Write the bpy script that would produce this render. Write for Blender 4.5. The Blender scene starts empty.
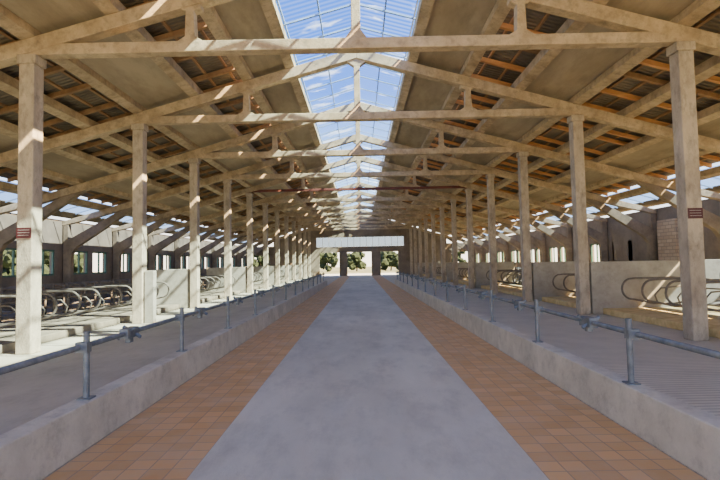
import bpy, bmesh, math, random
from mathutils import Vector, Matrix
random.seed(4)
D=bpy.data; C=bpy.context.scene.collection
BAY=4.64; YE=61.0; CX=6.4; OX=14.1
def zr(x): return 7.9-0.28*abs(x)

# ---------------- materials ----------------
def newmat(name):
    m=D.materials.new(name); m.use_nodes=True
    nt=m.node_tree; b=nt.nodes.get("Principled BSDF"); return m,nt,b
def N(nt,t,**k):
    n=nt.nodes.new(t)
    for a,v in k.items():
        if a in n.inputs.keys(): n.inputs[a].default_value=v
        else: setattr(n,a,v)
    return n
def rough(name,c1,c2,scale=2.0,rgh=0.85,bump=0.15,stretch=(1,1,1),metal=0.0,fine=40,detail=6,stain=0.0,stc=(.12,.10,.08)):
    m,nt,b=newmat(name); L=nt.links.new
    tc=N(nt,"ShaderNodeTexCoord"); mp=N(nt,"ShaderNodeMapping"); mp.inputs["Scale"].default_value=stretch
    oi=N(nt,"ShaderNodeObjectInfo"); 
    va=N(nt,"ShaderNodeVectorMath",operation='ADD')
    L(tc.outputs["Object"],mp.inputs[0]); L(mp.outputs[0],va.inputs[0]); L(oi.outputs["Location"],va.inputs[1])
    n1=N(nt,"ShaderNodeTexNoise"); n1.inputs["Scale"].default_value=scale; n1.inputs["Detail"].default_value=detail; n1.inputs["Roughness"].default_value=0.65
    L(va.outputs[0],n1.inputs["Vector"])
    r=N(nt,"ShaderNodeValToRGB"); e=r.color_ramp.elements
    e[0].position=0.32; e[0].color=(*c1,1); e[1].position=0.68; e[1].color=(*c2,1)
    L(n1.outputs["Fac"],r.inputs[0]); col=r.outputs[0]
    if stain:
        n3=N(nt,"ShaderNodeTexNoise"); n3.inputs["Scale"].default_value=scale*3.1; n3.inputs["Detail"].default_value=8; n3.inputs["Roughness"].default_value=.75
        L(va.outputs[0],n3.inputs["Vector"])
        mr=N(nt,"ShaderNodeMapRange"); mr.inputs["From Min"].default_value=.48; mr.inputs["From Max"].default_value=.72; mr.inputs["To Max"].default_value=stain
        L(n3.outputs["Fac"],mr.inputs[0]); mx=N(nt,"ShaderNodeMixRGB"); L(mr.outputs[0],mx.inputs[0]); L(col,mx.inputs[1]); mx.inputs[2].default_value=(*stc,1); col=mx.outputs[0]
    L(col,b.inputs["Base Color"])
    n2=N(nt,"ShaderNodeTexNoise"); n2.inputs["Scale"].default_value=fine; n2.inputs["Detail"].default_value=4
    L(va.outputs[0],n2.inputs["Vector"])
    bp=N(nt,"ShaderNodeBump"); bp.inputs["Strength"].default_value=bump; bp.inputs["Distance"].default_value=0.02
    L(n2.outputs["Fac"],bp.inputs["Height"]); L(bp.outputs[0],b.inputs["Normal"])
    b.inputs["Roughness"].default_value=rgh; b.inputs["Metallic"].default_value=metal
    return m
M={}
M['conc']=rough("precast_concrete",(0.38,0.28,0.17),(0.64,0.50,0.33),1.8,0.9,0.35,stain=.6)
M['conc_col']=rough("column_concrete",(0.37,0.30,0.22),(0.60,0.50,0.37),2.0,0.9,0.45,(1,1,.5),stain=.65)
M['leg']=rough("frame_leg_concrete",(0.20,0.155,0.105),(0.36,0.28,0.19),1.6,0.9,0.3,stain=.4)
M['curb']=rough("curb_concrete",(0.46,0.42,0.34),(0.66,0.60,0.50),1.6,0.9,0.4,stain=.5,stc=(.22,.2,.16))
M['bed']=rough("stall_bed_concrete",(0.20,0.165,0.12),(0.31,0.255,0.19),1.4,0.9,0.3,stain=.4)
M['lane']=rough("lane_concrete",(0.40,0.355,0.28),(0.54,0.485,0.39),0.8,0.8,0.12,(1,.5,1),stain=.4,stc=(.24,.21,.17))
M['alley']=rough("alley_concrete",(0.50,0.465,0.375),(0.70,0.655,0.545),0.7,0.9,0.25,(1,.4,1),fine=60,detail=10,stain=.55,stc=(.33,.305,.24))
M['wall']=rough("wall_plaster",(0.20,0.155,0.11),(0.32,0.255,0.185),0.9,0.9,0.2,stain=.3)
M['part']=rough("partition_concrete",(0.31,0.28,0.23),(0.47,0.43,0.36),1.3,0.9,0.2,stain=.4)
M['ply']=rough("ceiling_board",(0.28,0.22,0.15),(0.48,0.39,0.27),0.8,0.9,0.1,(1,.3,1),stain=.4)
M['wood']=rough("brown_timber",(0.46,0.21,0.07),(0.76,0.40,0.16),3,0.8,0.1,(.3,1,1))
M['wood2']=rough("old_timber",(0.22,0.12,0.06),(0.40,0.24,0.12),3,0.85,0.1,(1,.2,1))
M['steel']=rough("galvanised_steel",(0.12,0.135,0.16),(0.24,0.26,0.28),8,0.5,0.05,metal=0.5)
M['steeld']=rough("stall_tube_steel",(0.11,0.095,0.08),(0.20,0.17,0.145),8,0.7,0.05)
M['rust']=rough("red_oxide_steel",(0.12,0.03,0.02),(0.19,0.055,0.04),5,0.7,0.1)
M['sand']=rough("bedding_sand",(0.54,0.38,0.15),(0.84,0.64,0.31),4,0.95,0.5,fine=18,stain=.25,stc=(.3,.2,.1))
M['maroon']=rough("maroon_enamel",(0.06,0.005,0.008),(0.09,0.009,0.012),5,0.4,0.02)
M['white']=rough("white_paint",(0.35,0.3,0.28),(0.4,0.36,0.33),5,0.5,0.02)
M['green']=rough("green_window_paint",(0.05,0.14,0.10),(0.09,0.20,0.14),5,0.5,0.05)
M['frame']=rough("skylight_frame_paint",(0.20,0.32,0.54),(0.30,0.44,0.68),3,0.5,0.05)
M['bark']=rough("bark",(0.08,0.06,0.04),(0.16,0.12,0.08),6,0.95,0.6,(1,1,.2))
M['leaf']=rough("foliage",(0.005,0.013,0.004),(0.022,0.038,0.012),5,0.95,0.6,fine=9)
M['grass']=rough("grass",(0.10,0.11,0.05),(0.20,0.19,0.10),0.6,0.95,0.5)
M['yard']=rough("yard_concrete",(0.36,0.36,0.35),(0.48,0.48,0.46),0.7,0.8,0.1)

def sheet_mat():
    m,nt,b=newmat("corrugated_roof_sheet"); L=nt.links.new
    tc=N(nt,"ShaderNodeTexCoord")
    w=N(nt,"ShaderNodeTexWave",wave_type='BANDS',bands_direction='Y'); w.inputs["Scale"].default_value=2.2
    L(tc.outputs["Object"],w.inputs["Vector"])
    n=N(nt,"ShaderNodeTexNoise"); n.inputs["Scale"].default_value=0.9; n.inputs["Detail"].default_value=5
    L(tc.outputs["Object"],n.inputs["Vector"])
    r=N(nt,"ShaderNodeValToRGB"); e=r.color_ramp.elements
    e[0].position=.35; e[0].color=(.12,.095,.07,1); e[1].position=.7; e[1].color=(.25,.20,.145,1)
    L(n.outputs["Fac"],r.inputs[0]); L(r.outputs[0],b.inputs["Base Color"])
    bp=N(nt,"ShaderNodeBump"); bp.inputs["Strength"].default_value=.6; bp.inputs["Distance"].default_value=.05
    L(w.outputs["Fac"],bp.inputs["Height"]); L(bp.outputs[0],b.inputs["Normal"]); b.inputs["Roughness"].default_value=.9
    return m
M['sheet']=sheet_mat()
def tile_mat():
    m,nt,b=newmat("terracotta_tiles"); L=nt.links.new
    tc=N(nt,"ShaderNodeTexCoord")
    br=N(nt,"ShaderNodeTexBrick"); br.offset=0.0; br.squash=1.0
    br.inputs["Scale"].default_value=1.0; br.inputs["Brick Width"].default_value=.185; br.inputs["Row Height"].default_value=.185
    br.inputs["Mortar Size"].default_value=.006; br.inputs["Mortar Smooth"].default_value=.3; br.inputs["Color1"].default_value=(.74,.44,.19,1); br.inputs["Color2"].default_value=(.60,.34,.13,1)
    br.inputs["Mortar"].default_value=(.38,.26,.15,1); br.inputs["Bias"].default_value=0.1
    L(tc.outputs["Object"],br.inputs["Vector"])
    n=N(nt,"ShaderNodeTexNoise"); n.inputs["Scale"].default_value=1.6; n.inputs["Detail"].default_value=10; n.inputs["Roughness"].default_value=.75
    L(tc.outputs["Object"],n.inputs["Vector"])
    mx=N(nt,"ShaderNodeMixRGB",blend_type='MIX'); L(br.outputs["Color"],mx.inputs[1]); mx.inputs[2].default_value=(.58,.43,.27,1)
    r=N(nt,"ShaderNodeMapRange"); r.inputs["From Min"].default_value=.42; r.inputs["From Max"].default_value=.68; r.inputs["To Max"].default_value=.55
    L(n.outputs["Fac"],r.inputs[0]); L(r.outputs[0],mx.inputs[0]); L(mx.outputs[0],b.inputs["Base Color"])
    bp=N(nt,"ShaderNodeBump"); bp.inputs["Strength"].default_value=.4; bp.inputs["Distance"].default_value=.01; bp.invert=True
    L(br.outputs["Fac"],bp.inputs["Height"]); L(bp.outputs[0],b.inputs["Normal"]); b.inputs["Roughness"].default_value=.8
    return m
M['tile']=tile_mat()
def groove_mat():
    m,nt,b=newmat("grooved_lane_concrete"); L=nt.links.new
    tc=N(nt,"ShaderNodeTexCoord")
    wv=N(nt,"ShaderNodeTexWave",wave_type='BANDS',bands_direction='Y'); wv.inputs["Scale"].default_value=3.2
    L(tc.outputs["Object"],wv.inputs["Vector"])
    gr=N(nt,"ShaderNodeMapRange"); gr.inputs["From Min"].default_value=.0; gr.inputs["From Max"].default_value=.35
    L(wv.outputs["Fac"],gr.inputs[0])
    c=N(nt,"ShaderNodeMixRGB"); c.inputs[1].default_value=(.36,.325,.26,1); c.inputs[2].default_value=(.62,.565,.455,1); L(gr.outputs[0],c.inputs[0])
    n=N(nt,"ShaderNodeTexNoise"); n.inputs["Scale"].default_value=1.1; n.inputs["Detail"].default_value=9; n.inputs["Roughness"].default_value=.7
    L(tc.outputs["Object"],n.inputs["Vector"])
    mr=N(nt,"ShaderNodeMapRange"); mr.inputs["From Min"].default_value=.42; mr.inputs["From Max"].default_value=.68; mr.inputs["To Max"].default_value=.6
    L(n.outputs["Fac"],mr.inputs[0]); mx=N(nt,"ShaderNodeMixRGB"); L(mr.outputs[0],mx.inputs[0]); L(c.outputs[0],mx.inputs[1]); mx.inputs[2].default_value=(.40,.36,.29,1)
    L(mx.outputs[0],b.inputs["Base Color"])
    bp=N(nt,"ShaderNodeBump"); bp.inputs["Strength"].default_value=.3; bp.inputs["Distance"].default_value=.01
    L(gr.outputs[0],bp.inputs["Height"]); L(bp.outputs[0],b.inputs["Normal"]); b.inputs["Roughness"].default_value=.85
    return m
M['groove']=groove_mat()
def brick_mat():
    m,nt,b=newmat("brick_masonry"); L=nt.links.new
    tc=N(nt,"ShaderNodeTexCoord"); sp=N(nt,"ShaderNodeSeparateXYZ"); cb=N(nt,"ShaderNodeCombineXYZ"); br=N(nt,"ShaderNodeTexBrick")
    L(tc.outputs["Object"],sp.inputs[0]); ad=N(nt,"ShaderNodeMath",operation='ADD'); L(sp.outputs[0],ad.inputs[0]); L(sp.outputs[1],ad.inputs[1])
    L(ad.outputs[0],cb.inputs[0]); L(sp.outputs[2],cb.inputs[1])
    br.inputs["Scale"].default_value=1.0; br.inputs["Brick Width"].default_value=.4; br.inputs["Row Height"].default_value=.16
    br.inputs["Mortar Size"].default_value=.015; br.inputs["Color1"].default_value=(.46,.34,.24,1); br.inputs["Color2"].default_value=(.58,.46,.33,1); br.inputs["Mortar"].default_value=(.30,.25,.20,1)
    L(cb.outputs[0],br.inputs["Vector"]); L(br.outputs["Color"],b.inputs["Base Color"]); b.inputs["Roughness"].default_value=.9
    return m
M['brick']=brick_mat()
def poly_mat(name,tint,fac,diff,var=.25):
    m=D.materials.new(name); m.use_nodes=True; nt=m.node_tree; L=nt.links.new
    for n in list(nt.nodes): nt.nodes.remove(n)
    o=N(nt,"ShaderNodeOutputMaterial"); t=N(nt,"ShaderNodeBsdfTransparent"); t.inputs[0].default_value=(*tint,1)
    tr=N(nt,"ShaderNodeBsdfTranslucent"); tr.inputs[0].default_value=(*diff,1)
    tc=N(nt,"ShaderNodeTexCoord"); n=N(nt,"ShaderNodeTexNoise"); n.inputs["Scale"].default_value=1.3; n.inputs["Detail"].default_value=5; n.inputs["Roughness"].default_value=.6
    mp=N(nt,"ShaderNodeMapping"); mp.inputs["Scale"].default_value=(.3,1,1)
    L(tc.outputs["Object"],mp.inputs[0]); L(mp.outputs[0],n.inputs["Vector"])
    wv=N(nt,"ShaderNodeTexWave",wave_type='BANDS',bands_direction='Y'); wv.inputs["Scale"].default_value=1.6
    L(tc.outputs["Object"],wv.inputs["Vector"])
    mr=N(nt,"ShaderNodeMapRange"); mr.inputs["From Min"].default_value=.55; mr.inputs["From Max"].default_value=.64
    mr.inputs["To Min"].default_value=fac; mr.inputs["To Max"].default_value=fac+var
    L(n.outputs["Fac"],mr.inputs[0])
    ml=N(nt,"ShaderNodeMath",operation='MULTIPLY_ADD'); ml.inputs[1].default_value=.04
    L(wv.outputs["Fac"],ml.inputs[0]); L(mr.outputs[0],ml.inputs[2])
    mx=N(nt,"ShaderNodeMixShader"); L(ml.outputs[0],mx.inputs[0]); L(t.outputs[0],mx.inputs[1]); L(tr.outputs[0],mx.inputs[2])
    L(mx.outputs[0],o.inputs[0]); return m
M['poly']=poly_mat("skylight_polycarbonate",(.68,.84,1.0),.0,(.6,.67,.75),.30)
M['poly2']=poly_mat("eave_polycarbonate",(.52,.64,.82),.02,(.4,.5,.65),.1)
M['poly3']=poly_mat("gable_polycarbonate",(.50,.56,.62),.08,(.5,.55,.6),.08)

# ---------------- mesh helpers ----------------
def finish(name,bm,mat,origin=(0,0,0),parent=None,smooth=False,bevel=0):
    me=D.meshes.new(name)
    bmesh.ops.recalc_face_normals(bm,faces=bm.faces)
    bmesh.ops.translate(bm,verts=bm.verts,vec=-Vector(origin))
    if smooth:
        for f in bm.faces: f.smooth=True
    bm.to_mesh(me); bm.free(); me.materials.append(mat)
    o=D.objects.new(name,me); C.objects.link(o)
    if parent:
        o.parent=parent; o.location=Vector(origin)-parent.location
    else: o.location=origin
    if bevel:
        b=o.modifiers.new("bevel",'BEVEL'); b.width=bevel; b.segments=2; b.limit_method='ANGLE'
    return o
def abox(bm,x0,x1,y0,y1,z0,z1):
    v=[bm.verts.new((x,y,z)) for x in(x0,x1) for y in(y0,y1) for z in(z0,z1)]
    for f in((0,1,3,2),(4,6,7,5),(0,4,5,1),(2,3,7,6),(0,2,6,4),(1,5,7,3)): bm.faces.new([v[i] for i in f])
def aprism(bm,poly,y0,y1):
    a=[bm.verts.new((x,y0,z)) for x,z in poly]; b=[bm.verts.new((x,y1,z)) for x,z in poly]
    bm.faces.new(a); bm.faces.new(b[::-1]); n=len(poly)
    for i in range(n): bm.faces.new((a[i],a[(i+1)%n],b[(i+1)%n],b[i]))
def atube(bm,pts,r,seg=10,closed=False):
    pts=[Vector(p) for p in pts]; n=len(pts); rings=[]; up=None
    for i,p in enumerate(pts):
        if closed: d=pts[(i+1)%n]-pts[i-1]
        else: d=pts[min(i+1,n-1)]-pts[max(i-1,0)]
        d.normalize()
        if up is None:
            up=Vector((0,0,1)) if abs(d.z)<.9 else Vector((0,1,0))
        s=d.cross(up).normalized(); up=s.cross(d).normalized()
        rings.append([bm.verts.new(p+r*(math.cos(a)*s+math.sin(a)*up)) for a in [2*math.pi*k/seg for k in range(seg)]])
    m=n if closed else n-1
    for i in range(m):
        A=rings[i];B=rings[(i+1)%n]
        for k in range(seg): bm.faces.new((A[k],A[(k+1)%seg],B[(k+1)%seg],B[k]))
    if not closed: bm.faces.new(rings[0][::-1]); bm.faces.new(rings[-1])
def arc(cx,cz,r,a0,a1,n=8,y=0):
    return [(cx+r*math.cos(math.radians(a0+(a1-a0)*i/n)),y,cz+r*math.sin(math.radians(a0+(a1-a0)*i/n))) for i in range(n+1)]
def box(name,x0,x1,y0,y1,z0,z1,mat,parent=None,bevel=0,origin=None):
    bm=bmesh.new(); abox(bm,x0,x1,y0,y1,z0,z1)
    return finish(name,bm,mat,origin or ((x0+x1)/2,(y0+y1)/2,z0),parent,False,bevel)
def prism(name,poly,y0,y1,mat,parent=None,bevel=0,origin=None):
    bm=bmesh.new(); aprism(bm,poly,y0,y1)
    cx=sum(p[0] for p in poly)/len(poly); cz=min(p[1] for p in poly)
    return finish(name,bm,mat,origin or (cx,(y0+y1)/2,cz),parent,False,bevel)
def tag(o,label,cat,group=None,kind=None):
    o["label"]=label; o["category"]=cat
    if group:o["group"]=group
    if kind:o["kind"]=kind
    return o
def struct(o,label,cat): return tag(o,label,cat,kind="structure")
def empty(name,loc):
    e=D.objects.new(name,None); e.location=loc; e.empty_display_size=.3; C.objects.link(e); return e
def copy_thing(src,loc):
    n=src.copy(); n.location=loc; C.objects.link(n)
    for c in src.children:
        k=c.copy(); k.parent=n; k.matrix_parent_inverse=c.matrix_parent_inverse.copy(); C.objects.link(k)
    return n

Y0=-4.64
# ---------------- floors ----------------
struct(box("floor",-1.34,1.34,Y0,YE,-.1,0,M['alley']),"smooth pale grey concrete driveway of the feed alley","floor")
for s in(-1,1):
    a,b=sorted((s*1.34,s*2.45))
    struct(box("floor",a,b,Y0,YE,-.1,0,M['tile'],origin=(s*1.34,0,0)),"strip of orange terracotta tiles beside the driveway","floor")
struct(box("floor",-14.5,-2.45,Y0,YE,-.1,0,M['lane']),"light grey concrete floor of the walking lane","floor")
struct(box("floor",2.45,14.5,Y0,YE,-.1,0,M['groove']),"grey grooved concrete floor of the walking lane","floor")
g=box("ground",-150,150,-40,220,-.3,-.12,M['grass']); struct(g,"open grassy ground around the barn","ground")
struct(box("floor",-8,8,YE+.3,YE+14,-.12,-.02,M['yard']),"pale concrete yard outside the barn gate","floor")

# ---------------- curbs ----------------
for s in(-1,1):
    poly=[(s*2.45,0),(s*2.47,.40),(s*2.66,.40),(s*2.68,0)]
    o=prism("feed_curb",poly,Y0+.2,35,M['curb'],bevel=.012)
    tag(o,"long low concrete kerb edging the tiled feed strip","curb","feed curbs")

# ---------------- railings ----------------
for s in(-1,1):
    e=empty("pipe_railing",(s*2.56,4.4,.4))
    tag(e,"galvanised pipe railing with short posts on the concrete kerb","railing","feed rails")
    z=.87
    bm=bmesh.new(); atube(bm,[(s*2.62,Y0+.4,z),(s*2.62,15,z),(s*2.62,34.9,z)],.027)
    finish("rail",bm,M['steel'],(s*2.62,4.4,z),e,True)
    st=2.38 if s<0 else 2.42
    ys=[(4.50 if s<0 else 4.64)-st+st*i for i in range(14)]
    bm=bmesh.new()
    atube(bm,[(s*2.56,4.4,.4),(s*2.56,4.4,1.0)],.028,12); atube(bm,[(s*2.56,4.4,1.0),(s*2.56,4.4,1.015)],.032,12)
    abox(bm,s*2.56-.06,s*2.56+.06,4.34,4.46,.4,.412)
    abox(bm,s*2.59-.055,s*2.59+.055,4.36,4.44,z-.045,z+.045)
    p0=finish("post",bm,M['steel'],(s*2.56,4.4,.4),e)
    bm=bmesh.new()
    abox(bm,s*2.62-.05,s*2.62+.05,4.27,4.53,z-.055,z+.055)
    atube(bm,[(s*2.62-.1,4.34,z-.06),(s*2.62+.1,4.34,z+.06)],.022,8); atube(bm,[(s*2.62-.1,4.46,z+.06),(s*2.62+.1,4.46,z-.06)],.022,8)
    abox(bm,s*2.62-.03,s*2.62+.03,4.36,4.44,z-.11,z-.05)
    c0=finish("clamp",bm,M['steel'],(s*2.62,4.4,z),e,bevel=.006); 
    for i,y in enumerate(ys):
        if i==0:
            p0.location.y=y-4.4; c0.location.y=y+.95-4.4; continue
        p=p0.copy(); p.location.y=y-4.4; C.objects.link(p)
        if y+1<34.8:
            c=c0.copy(); c.location.y=y+.95-4.4; C.objects.link(c)

# ---------------- columns ----------------
ns=list(range(1,14))
src=None
for n in ns:
    for s in(-1,1):
        if src is None:
            bm=bmesh.new(); abox(bm,-.15,.15,-.15,.15,0,5.6); abox(bm,-.19,.19,-.17,.17,5.6,5.78); 
            src=finish("concrete_column",bm,M['conc_col'],(0,0,0),bevel=.02); src.location=(s*CX,n*BAY,0); o=src
        else:
            o=src.copy(); o.location=(s*CX,n*BAY,0); C.objects.link(o)
        tag(o,"tall square beige precast concrete column carrying a roof truss" if n!=2 else "tall square beige concrete column bearing a small maroon sign","column","inner concrete columns")

# signs
for s in(-1,1):
    y=2*BAY-.155
    z=2.3 if s<0 else 2.42
    cx=s*CX
    e=box("sign_plate",cx-.14,cx+.14,y-.012,y-.001,z-.1,z+.1,M['maroon'])
    tag(e,"small maroon plate sign with rows of white lettering on a column","sign")
    for r in range(3):
        bm=bmesh.new(); x=-.11
        while x<.10:
            w=random.uniform(.010,.018)
            abox(bm,cx+x,cx+min(x+w,.11),y-.015,y-.0121,z+.048-r*.05,z+.060-r*.05); x+=w+.007
        finish("lettering",bm,M['white'],(cx,y-.013,z+.048-r*.05),e)

# ---------------- trusses ----------------
def make_truss(rust=False):
    e=empty("roof_truss",(0,0,5.78))
    for s in(-1,1):
        poly=[(0,zr(0)),(s*14.34,zr(14.34)),(s*14.34,zr(14.34)-.2),(s*12.6,zr(12.6)-.30),(0,zr(0)-.30)]
        prism("rafter",poly,-.13,.13,M['conc'],e,.015)
        x=3.25; t=5.96; u=zr(x)-.30
        poly=[(s*(x-.32),t),(s*(x+.32),t),(s*(x+.10),t+.14),(s*(x+.08),u-.08),(s*(x+.22),u-.03),(s*(x+.22),u+.06),(s*(x-.22),u+.06),(s*(x-.22),u-.03),(s*(x-.08),u-.08),(s*(x-.10),t+.14)]
        prism("queen_post",poly,-.10,.10,M['conc'],e,.01)
    if rust: prism("tie_beam",[(-6.6,5.84),(6.6,5.84),(6.6,5.98),(-6.6,5.98)],-.08,.08,M['rust'],e,.01)
    else: prism("tie_beam",[(-6.6,5.781),(6.6,5.781),(6.6,6.0),(-6.6,6.0)],-.12,.12,M['conc'],e,.015)
    t=6.0;u=7.60
    poly=[(-.22,t),(.22,t),(.09,t+.18),(.09,u-.22),(.30,u-.06),(.30,u+.1),(-.30,u+.1),(-.30,u-.06),(-.09,u-.22),(-.09,t+.18)]
    prism("king_post",poly,-.09,.09,M['conc'],e,.01)
    tag(e,"beige precast concrete gable truss with tie beam and short posts","roof truss","roof trusses")
    return e
tr=make_truss(); tr.location=(0,BAY,5.78)
for n in ns[1:]:
    if n==6: continue
    copy_thing(tr,(0,n*BAY,5.78))
t2=make_truss(True); t2.location=(0,6*BAY,5.78); t2["label"]="concrete gable truss with a rust-red tie beam"

# ---------------- outer half-frame legs ----------------
SR={}
for n in range(1,14):
    for s in(-1,1):
        if n==1:
            pts=[(s*14.3,0),(s*14.3,zr(14.3)-.22),(s*14.05,zr(14.05)-.235),(s*14.05,3.0),(s*11.6,zr(11.6)-.305),(s*10.6,zr(10.6)-.305),(s*13.7,2.6),(s*13.9,2.3),(s*13.95,0)]
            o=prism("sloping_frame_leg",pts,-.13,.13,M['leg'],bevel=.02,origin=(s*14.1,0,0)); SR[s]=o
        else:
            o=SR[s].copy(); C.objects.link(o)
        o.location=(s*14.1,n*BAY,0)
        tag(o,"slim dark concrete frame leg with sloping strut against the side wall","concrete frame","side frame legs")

# ---------------- purlins ----------------
for s in(-1,1):
    SE=1.82 if s<0 else 1.50
    for x in(SE+.13,3.2,4.75,6.4,7.9,9.4,10.9,12.45):
        w=.13
        poly=[(s*(x-w),zr(x-w)+.003),(s*(x+w),zr(x+w)+.003),(s*(x+w),zr(x+w)+.22),(s*(x-w),zr(x-w)+.22)]
        o=prism("roof_purlin",poly,Y0,YE-.05,M['conc'])
        tag(o,"long beige concrete purlin running under the roof","roof beam","roof purlins")
    for x in(3.7,4.3,7.0,7.5,8.4,8.95,11.4,11.9):
        poly=[(s*(x-.03),zr(x-.03)+.341),(s*(x+.03),zr(x+.03)+.341),(s*(x+.03),zr(x+.03)+.39),(s*(x-.03),zr(x-.03)+.39)]
        o=prism("roof_lath",poly,Y0,YE-.05,M['wood2'])
        tag(o,"thin brown timber lath under the corrugated roof","timber lath","roof laths")
srcb={}
for i in range(0,int((YE-0.5)/1.16)):
    for s in(-1,1):
        y=.58+1.16*i+random.uniform(-.22,.22)
        if s not in srcb:
            poly=[(s*3.33,zr(3.33)+.2205),(s*12.3,zr(12.3)+.2205),(s*12.3,zr(12.3)+.34),(s*3.33,zr(3.33)+.34)]
            o=prism("timber_rafter",poly,-.05,.05,M['wood'],origin=(s*3.33,0,0)); srcb[s]=o
        else:
            o=srcb[s].copy(); C.objects.link(o)
        o.location=(s*3.33,y,0)
        if random.random()<.2:
            o.material_slots[0].link='OBJECT'; o.material_slots[0].material=M['wood2']
        tag(o,"brown timber rafter laid down the roof slope","timber rafter","timber roof rafters")
for s in(-1,1):
    SE=1.82 if s<0 else 1.50
    def band(nm,x0,x1,dz,th,mat):
        poly=[(s*x0,zr(x0)+dz),(s*x1,zr(x1)+dz),(s*x1,zr(x1)+dz+th),(s*x0,zr(x0)+dz+th)]
        return prism(nm,poly,Y0,YE,mat,origin=(0,0,0))
    struct(band("ceiling",3.31,12.4,.395,.03,M['sheet']),"dark grey-brown corrugated sheet roof covering","ceiling")
    struct(band("ceiling",13.95,14.6,.31,.03,M['sheet']),"dark corrugated sheet along the eaves","ceiling")
    for a,b in((SE+.27,3.06),(4.89,6.26),(9.54,10.76)):
        struct(band("ceiling",a,b,.15,.04,M['ply']),"beige boarded ceiling band between purlins","ceiling")
    w=band("window_%d"%(1 if s<0 else 2),0.0 if s<0 else .001,SE,.30,.012,M['poly'])
    struct(w,"translucent bluish polycarbonate ridge skylight with glazing bars","skylight")
    bm=bmesh.new()
    for x in(.04,SE/2,SE-.03):
        aprism(bm,[(s*(x-.018),zr(x)+.25),(s*(x+.018),zr(x)+.25),(s*(x+.018),zr(x)+.295),(s*(x-.018),zr(x)+.295)],Y0,YE)
    y=.2
    while y<YE:
        aprism(bm,[(s*.08,zr(.08)+.21),(s*SE,zr(SE)+.21),(s*SE,zr(SE)+.25),(s*.08,zr(.08)+.25)],y-.025,y+.025); y+=1.16
    finish("frame",bm,M['frame'],(0,0,0),w)
    w=band("window_%d"%(3 if s<0 else 4),12.42,13.94,.30,.012,M['poly2'])
    struct(w,"translucent polycarbonate strip along the eaves","skylight")
    bm=bmesh.new()
    y=.2
    while y<YE:
        aprism(bm,[(s*12.5,zr(12.5)+.24),(s*13.9,zr(13.9)+.24),(s*13.9,zr(13.9)+.29),(s*12.5,zr(12.5)+.29)],y-.015,y+.015); y+=1.16
    finish("frame",bm,M['frame'],(0,0,0),w)

# ---------------- side walls ----------------
wn=5
for s,nm in((-1,"wall_left"),(1,"wall_right")):
    bm=bmesh.new(); a,b=sorted((s*14.35,s*14.6))
    abox(bm,a,b,Y0,YE,-.1,1.3); abox(bm,a,b,Y0,YE,2.5,3.95)
    g=.65
    for n in range(-1,14):
        y=n*BAY; abox(bm,a,b,max(y-g,Y0),min(y+g,YE),1.3,2.5)
        if n<13 and n>=0: abox(bm,a,b,y+BAY/2-.2,y+BAY/2+.2,1.3,2.5)
    if s>0: abox(bm,a,b,4*BAY+.5,6*BAY-.5,1.3,2.5)
    o=finish(nm,bm,M['wall'],(s*14.5,0,0)); struct(o,"brown-beige plastered side wall with a row of window openings","wall")
    for n in range(0,13):
        if s>0 and n in(4,5): continue
        for ya,yb in((n*BAY+g,n*BAY+BAY/2-.2),(n*BAY+BAY/2+.2,(n+1)*BAY-g)):
            y0,y1=ya,yb
            bm=bmesh.new(); xa,xb=sorted((s*14.38,s*14.46))
            abox(bm,xa,xb,y0,y1,1.301,1.38); abox(bm,xa,xb,y0,y1,2.42,2.499); abox(bm,xa,xb,y0,y0+.08,1.38,2.42); abox(bm,xa,xb,y1-.08,y1,1.38,2.42)
            yy=(y0+y1)/2; abox(bm,xa,xb,yy-.03,yy+.03,1.38,2.42)
            o=finish("window_%d"%wn,bm,M['green'],(s*14.43,(y0+y1)/2,1.3)); wn+=1
            struct(o,"dark green two-light window frame in the side wall","window")
o=box("brick_pier",13.95,14.34,21.2,22.5,0,3.3,M['brick'],bevel=.01); tag(o,"narrow beige brick pier against the side wall","brick wall")

# ---------------- end wall ----------------
bm=bmesh.new(); a,b=YE,YE+.25
def w(x0,x1,z0,z1): abox(bm,x0,x1,a,b,z0,z1)
w(-14.6,-11,-.1,1.2);w(-14.6,-11,2.8,3.9)
for xs in((-14.6,-13.8),(-11.6,-5.2),(4.8,11.6),(13.8,14.6)): w(xs[0],xs[1],-.1,3.0)
w(11.6,13.8,-.1,1.2);w(11,14.6,2.8,3.9)
w(-2.6,-1.7,0,3.0);w(1.45,2.5,0,3.0)
w(-11,11,3.0,3.7)
w(-11,-5.8,3.7,4.9);w(5.8,11,3.7,4.9)
aprism(bm,[(-10.6,4.9),(10.6,4.9),(1,zr(0)),(-1,zr(0))],a,b)
w(-5.8,-5.6,3.7,4.9);w(5.6,5.8,3.7,4.9)
o=finish("wall_end",bm,M['wall'],(0,YE,0)); struct(o,"beige gable end wall with gate openings","wall")
w4=box("window_%d"%wn,-5.6,5.6,YE+.1,YE+.12,3.71,4.89,M['poly3']); struct(w4,"band of translucent glazing above the end gates","window")
bm=bmesh.new()
for i in range(15): x=-5.57+i*.796; abox(bm,x-.02,x+.02,YE+.04,YE+.09,3.71,4.89)
finish("frame",bm,M['curb'],(0,YE,3.71),w4)
for i,(x0,x1) in enumerate(((-2.6,-1.7),(1.45,2.5))):
    o=box("gate_post",x0-.05,x1+.05,YE-.5,YE-.06,0,3.0,M['wall'],bevel=.02); tag(o,"square brown concrete gate pier between the end openings","post","gate posts")

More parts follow.
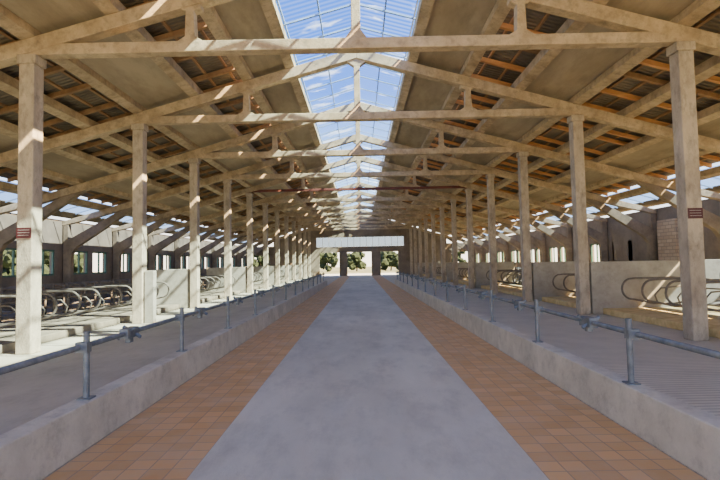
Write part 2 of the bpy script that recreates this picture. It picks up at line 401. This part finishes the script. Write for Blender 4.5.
# ---------------- partitions, stalls ----------------
WL={-1:{3:(5.95,6.22),4:(6.62,8.3),6:(6.62,8.9),8:(6.62,8.9),10:(6.62,8.9),12:(6.62,8.9)},
     1:{3:(6.62,11.8),4:(6.62,8.4),6:(6.62,8.9),8:(6.62,8.9),10:(6.62,8.9),12:(6.62,8.9)}}
walln=[3,4,6,8,10,12]
for s in(-1,1):
    for n in walln:
        y=n*BAY; a,b=sorted((s*WL[s][n][0],s*WL[s][n][1]))
        o=box("partition_wall",a,b,y-.1,y+.1,0,1.5,M['part'],bevel=.015)
        tag(o,"low concrete partition wall between stall blocks","partition wall","stall partitions")
    edges=[Y0+1]+[n*BAY for n in walln]+[YE-2]
    for a,b in zip(edges[:-1],edges[1:]):
        x0,x1=sorted((s*6.9,s*11.9))
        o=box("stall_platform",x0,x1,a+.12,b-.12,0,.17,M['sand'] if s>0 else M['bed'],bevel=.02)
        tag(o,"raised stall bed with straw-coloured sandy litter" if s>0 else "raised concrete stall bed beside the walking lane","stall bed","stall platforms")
def divider(s):
    bm=bmesh.new(); z0=.17
    r=.027
    p=[(0.0,0,.98),(.6,0,1.04),(1.65,0,1.04)]
    p+=arc(1.72,.76,.28,90,-70,9)[1:]
    p+=[(1.55,0,.45),(1.2,0,.36)]
    p+=[(.6,0,.34),(0.0,0,.44)]
    p=[(-s*a,b,c) for a,b,c in p]
    atube(bm,p,r,10)
    atube(bm,[(0,0,z0),(0,0,1.15)],.033,10)
    q=[(.0,0,.76),(.5,0,.80),(.95,0,.76),(1.12,0,.58),(1.05,0,.36)]
    atube(bm,[(-s*a,b,c) for a,b,c in q],.02,8)
    o=finish("stall_divider",bm,M['steeld'],(0,0,z0),smooth=True); return o
for s in(-1,1):
    srcs={}
    for row,(hx,d) in enumerate(((9.05,s),(9.75,-s))):
        for i in range(0,60):
            y=9.3+.93*i
            if y>YE-3: break
            wy=min((n*BAY for n in walln),key=lambda q:abs(q-y))
            if abs(y-wy)<.25: y=wy+(.27 if y>=wy else -.27)
            if row not in srcs: o=divider(d); srcs[row]=o
            else: o=srcs[row].copy(); C.objects.link(o)
            o.location=(s*hx,y,.17)
            tag(o,"looped grey-brown steel tube cubicle divider on the stall bed","stall divider","cubicle dividers")

# ---------------- trees ----------------
def tree(x,y,h,r):
    e=empty("tree",(x,y,-.12))
    bm=bmesh.new(); atube(bm,[(x,y,-.12),(x+.1,y,h*.3),(x,y+.1,h*.7)],.16,8)
    finish("trunk",bm,M['bark'],(x,y,-.12),e,True)
    bm=bmesh.new()
    for k in range(26):
        c=Vector((x+random.uniform(-.8,.8)*r,y+random.uniform(-.6,.6)*r,h*random.uniform(.15,.95)))
        ret=bmesh.ops.create_icosphere(bm,subdivisions=2,radius=r*random.uniform(.2,.4),matrix=Matrix.Translation(c))
        for v in ret['verts']:
            v.co+=(v.co-c)*random.uniform(-.4,.4)
    finish("foliage",bm,M['leaf'],(x,y,h*.5),e)
    tag(e,"dark green leafy tree growing outside the barn","tree","trees outside")
for x,y,h,r in((-14,100,4.8,2.4),(-7.0,101,3.9,2.3),(-.8,100,3.7,2.1),(6.4,101,4.0,2.3),(13,100,4.6,2.3),(-21,101,5,2.4),(20,101,5,2.4)): tree(x,y,h,r)
for i in range(8): tree(-36-random.uniform(0,8),8+i*9,random.uniform(3.2,4.6),random.uniform(2,2.8))

# ---------------- light ----------------
wd=D.worlds.new("World"); bpy.context.scene.world=wd; wd.use_nodes=True; nt=wd.node_tree; L=nt.links.new
bg=nt.nodes["Background"]; tc=nt.nodes.new("ShaderNodeTexCoord"); sp=nt.nodes.new("ShaderNodeSeparateXYZ")
L(tc.outputs["Generated"],sp.inputs[0]); r=nt.nodes.new("ShaderNodeValToRGB"); L(sp.outputs["Z"],r.inputs[0])
e=r.color_ramp.elements; e[0].position=0.0; e[0].color=(1.0,.85,.63,1); e[1].position=1.0; e[1].color=(.015,.075,.29,1)
q=e.new(.12); q.color=(.50,.58,.68,1); q=e.new(.34); q.color=(.035,.15,.46,1)
L(r.outputs[0],bg.inputs[0]); bg.inputs[1].default_value=5.0
sl=D.lights.new("sun",'SUN'); sl.energy=58; sl.angle=.012; sl.color=(1,.77,.45)
so=D.objects.new("sun",sl); C.objects.link(so)
d=Vector((-.67,.27,-.70)); so.rotation_euler=d.to_track_quat('-Z','Y').to_euler(); so.location=(30,-5,30)

# ---------------- camera ----------------
cd=D.cameras.new("camera"); cd.sensor_width=36; cd.lens=24; cd.clip_end=500
co=D.objects.new("camera",cd); C.objects.link(co)
co.matrix_world=Matrix.Translation((0,0,1.6))@Matrix.Rotation(math.radians(90+2.74),4,'X')@Matrix.Rotation(-.02,4,'Z')
bpy.context.scene.camera=co
